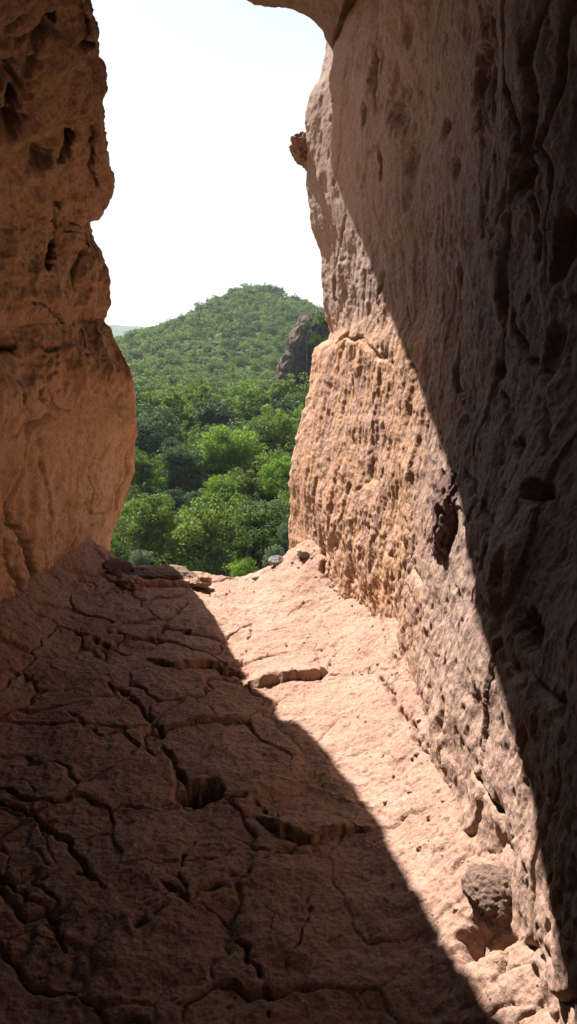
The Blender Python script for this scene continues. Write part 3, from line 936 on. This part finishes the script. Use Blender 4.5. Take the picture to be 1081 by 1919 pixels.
def cliff(name, outline, y, depth, mat, seed, amp):
    """block with the measured outline, real thickness, weathered front"""
    O = np.array([at_y(a_, b_, y) for a_, b_ in outline]) - np.array(base)
    cx = O.mean(0)
    n = len(O)
    s_ = np.linspace(0, 1, 26)
    ring = []
    for t in np.linspace(0, 1, 220):
        i = t * n; i0 = int(i) % n; i1 = (i0 + 1) % n; fr = i - int(i)
        ring.append(O[i0] * (1 - fr) + O[i1] * fr)
    ring = np.array(ring); ring[-1] = ring[0]
    layers = []
    for k_, (sc, dy) in enumerate([(0, -1), (.25, -.98), (.5, -.95), (.7, -.9), (.85, -.8), (.95, -.6), (1, -.3), (1, 0), (1, .4), (.95, .8), (.6, 1), (0, 1)]):
        layers.append(cx + (ring - cx) * sc + np.array([0, dy * depth, 0]))
    L0 = np.array(layers)
    tt = np.linspace(0, len(L0) - 1, 150)
    i0 = np.clip(tt.astype(int), 0, len(L0) - 2); fr = (tt - i0)[:, None, None]
    P = L0[i0] * (1 - fr) + L0[i0 + 1] * fr
    nn = normals(P)
    mid = P[60, 10] - cx
    if nn[60, 10] @ mid < 0: nn = -nn
    d_ = amp * (fbm(P, .22, 4, .55, seed, True) - .6) + amp * .5 * fbm(P * np.array([1, 1, .3]), .8, 3, .6, seed)
    P = P + nn * d_[..., None]
    P[:, -1] = P[:, 0]
    return mesh_from(name, P.reshape(-1, 3), grid_faces(*P.shape[:2]), mat, e)


cliff('rock_face', [(540, 768), (541, 690), (549, 650), (572, 632), (582, 606), (600, 590), (640, 560), (720, 560), (760, 640), (760, 790)], cy, 7, M_crag, 3, .55)
cliff('rock_flank', [(512, 790), (519, 730), (524, 688), (540, 660), (546, 628), (566, 600), (586, 592), (596, 606), (584, 640), (560, 655), (545, 700), (540, 790)], cy + .8, 6, M_cragb, 9, .5)
by_photo('crag_tree', 606, 606, cy - 5, 27, 'MID', M_leaf, 'dark green bush growing on the top of the crag', seed=70, squash=1.25)
for q_ in ((575, 612, 12, 71), (622, 640, 22, 72), (590, 640, 14, 73)):
    by_photo('crag_tree', q_[0], q_[1], cy - 8, q_[2], 'MID', M_leaf, 'small green bush clinging to the dark crag', 'bushes on the crag', seed=q_[3])
for o_ in ((566, 752, 24), (590, 728, 22), (612, 745, 26)):
    by_photo('crag_tree', o_[0], o_[1], cy - 9, o_[2], 'MID', M_leaf, 'mid green tree in front of the foot of the crag', 'trees at the foot of the crag', seed=o_[0], squash=1.)

# fill the rest of the valley and the hill by a jittered lattice: nearest ones are trees, the remainder one wood
cand = []
y = 44.
g = np.random.default_rng(77)
row = 0
while y < 500:
    rad = np.interp(y, [44, 90, 160, 210, 450, 500], [3.2, 3.2, 3.1, 2.8, 3.4, 3.4])
    pitch = rad * np.interp(y, [44, 200, 260], [1.15, 1.3, 1.65])
    xl, xh = -.31 * y - 5, .11 * y + 6
    x = xl + (row % 2) * pitch * .5
    while x < xh:
        cand.append((x + g.uniform(-.35, .35) * pitch, y + g.uniform(-.35, .35) * pitch, rad * g.uniform(.72, 1.28)))
        x += pitch
    y += pitch * .9
    row += 1
forest = []
indiv = []
for x, y, r in cand:
    if any((x - a_) ** 2 + (y - b_) ** 2 < (.45 * (r + c_)) ** 2 for a_, b_, c_ in placed): continue
    if 128 < y < 172 and x > -1.5: continue
    gz = float(land(np.array([x]), np.array([y]))[0])
    h = r * g.uniform(.7, 1.15) + (.5 if y < 130 else .2)
    px = 540 + FPX * x / (y * CP - (gz - EYE) * SP)
    top = gz + h + r
    inview = 185 < px < 625
    (indiv if inview else forest).append((x, y, gz + h, r))
indiv.sort(key=lambda t: t[1])
extra = indiv[256:]; indiv = indiv[:256]
for i, (x, y, z, r) in enumerate(indiv):
    if y > 190: r = r * 1.12
    lev = 'HI' if y < 75 else 'MID' if y < 190 else 'LOW'
    u = g.uniform()
    if y < 190:
        mat = M_leaf_dark if u < .22 else M_leaf_bright if u > .9 else M_leaf
        lab, grp, nm = 'green broad-leaved tree among many alike in the valley below the opening', 'trees filling the valley', V_
        if y > 150: mat = M_leaf_far
    else:
        mat = M_leaf_far
        lab, grp, nm = 'small round-crowned tree among many alike on the lower hillside', 'trees on the lower hillside', 'hillside_tree'
    tree(nm, (x, y, z), r, lev, mat, lab, grp, g.uniform(.85, 1.15), i + 1000)

LV, LF, LT, k = [], [], [], 0
LOW2 = [crown_arrays(400 + i, 1000, .065, 8, .85, .5) for i in range(5)]
for x, y, z, r in extra + forest:
    V, Fq, tone = LOW2[int(g.integers(5))]
    an = g.uniform(0, 6.28); ca, sa = math.cos(an), math.sin(an)
    W_ = V @ np.array([[ca, sa, 0], [-sa, ca, 0], [0, 0, 1]]) * r * np.array([1, 1, .92]) + np.array([x, y, z])
    LV.append(W_); LF.append(Fq + k); LT.append(np.clip(tone * .4 + g.uniform(-.1, .7), 0, 1)); k += len(V)
o = mesh_from('forest', np.concatenate(LV), np.concatenate(LF), M_leaf_far, smooth=False)
at = o.data.attributes.new('tone', 'FLOAT', 'FACE'); at.data.foreach_set('value', np.concatenate(LT).astype(f32))
tag(o, 'dense green wood covering the upper hillside up to its rounded top', 'wood', kind='stuff')
print('trees', len(indiv), 'forest', len(extra) + len(forest), 'extra', len(extra))

# ------------------------------------------------------------------ air
def haze_box(x0, x1, y0, y1, z0, z1, dens):
    V = [(x, y, z) for x in (x0, x1) for y in (y0, y1) for z in (z0, z1)]
    Fq = [(0, 1, 3, 2), (4, 6, 7, 5), (0, 4, 5, 1), (2, 3, 7, 6), (0, 2, 6, 4), (1, 5, 7, 3)]
    m, nt, out = new_mat('haze_air')
    pv = N(nt, 'ShaderNodeVolumePrincipled')
    pv.inputs['Color'].default_value = (.78, .88, 1, 1)
    pv.inputs['Density'].default_value = dens
    pv.inputs['Anisotropy'].default_value = .3
    nt.links.new(pv.outputs[0], out.inputs['Volume'])
    o = mesh_from('haze', V, Fq, m, smooth=False)
    tag(o, 'thin blue haze lying over the valley and the hill', 'haze', kind='stuff')


HAZE = True
if HAZE: haze_box(-3600, 3600, -6, 5400, -60, 140, .00013)

# ------------------------------------------------------------------ light
sun = bpy.data.lights.new('sun', 'SUN'); sun.energy = 5.0; sun.angle = math.radians(.55); sun.color = (1, .955, .89)
so = bpy.data.objects.new('sun', sun); COL.objects.link(so)
so.rotation_euler = Vector(SUN).to_track_quat('Z', 'Y').to_euler()

wd = bpy.data.worlds.new('World'); scene.world = wd; wd.use_nodes = True
nt = wd.node_tree; nt.nodes.clear()
sky = N(nt, 'ShaderNodeTexSky'); sky.sky_type = 'NISHITA'; sky.sun_disc = False
sky.sun_elevation = EL; sky.sun_rotation = -AZ
sky.dust_density = 2.0
tc = N(nt, 'ShaderNodeTexCoord')
n = N(nt, 'ShaderNodeTexNoise'); n.inputs['Scale'].default_value = 2.2; n.inputs['Detail'].default_value = 6
mp = N(nt, 'ShaderNodeMapping'); mp.inputs['Scale'].default_value = (1, 1, 2.2)
nt.links.new(tc.outputs['Generated'], mp.inputs[0]); nt.links.new(mp.outputs[0], n.inputs['Vector'])
cl = ramp(nt, n.outputs['Fac'], [(.30, .35), (.52, 1.)])
sx = N(nt, 'ShaderNodeSeparateXYZ'); nt.links.new(tc.outputs['Generated'], sx.inputs[0])
thin = ramp(nt, sx.outputs['Z'], [(.24, 1.), (.40, .3)])
cm = N(nt, 'ShaderNodeMath', operation='MULTIPLY'); nt.links.new(cl.outputs[0], cm.inputs[0]); nt.links.new(thin.outputs[0], cm.inputs[1])
c = mixc(nt, cm.outputs[0], sky.outputs[0], (6.3, 6.75, 7.2))
bg = N(nt, 'ShaderNodeBackground'); bg.inputs[1].default_value = .057
nt.links.new(c, bg.inputs[0])
wo_ = N(nt, 'ShaderNodeOutputWorld'); nt.links.new(bg.outputs[0], wo_.inputs[0])

# ------------------------------------------------------------------ camera, output
cam = bpy.data.cameras.new('camera'); co = bpy.data.objects.new('camera', cam); COL.objects.link(co)
co.location = (0, 0, EYE); co.rotation_euler = (math.radians(90) - PITCH, 0, 0)
cam.sensor_fit = 'VERTICAL'; cam.sensor_height = 36; cam.lens = 36 * FPX / 1919
cam.clip_start = .02; cam.clip_end = 8000
scene.camera = co
scene.render.engine = 'CYCLES'
scene.cycles.max_bounces = 12; scene.cycles.diffuse_bounces = 1; scene.cycles.use_denoising = True
scene.view_settings.view_transform = 'Standard'; scene.view_settings.look = 'None'
scene.view_settings.exposure = 1.5; scene.view_settings.gamma = 1
scene.view_settings.use_curve_mapping = False
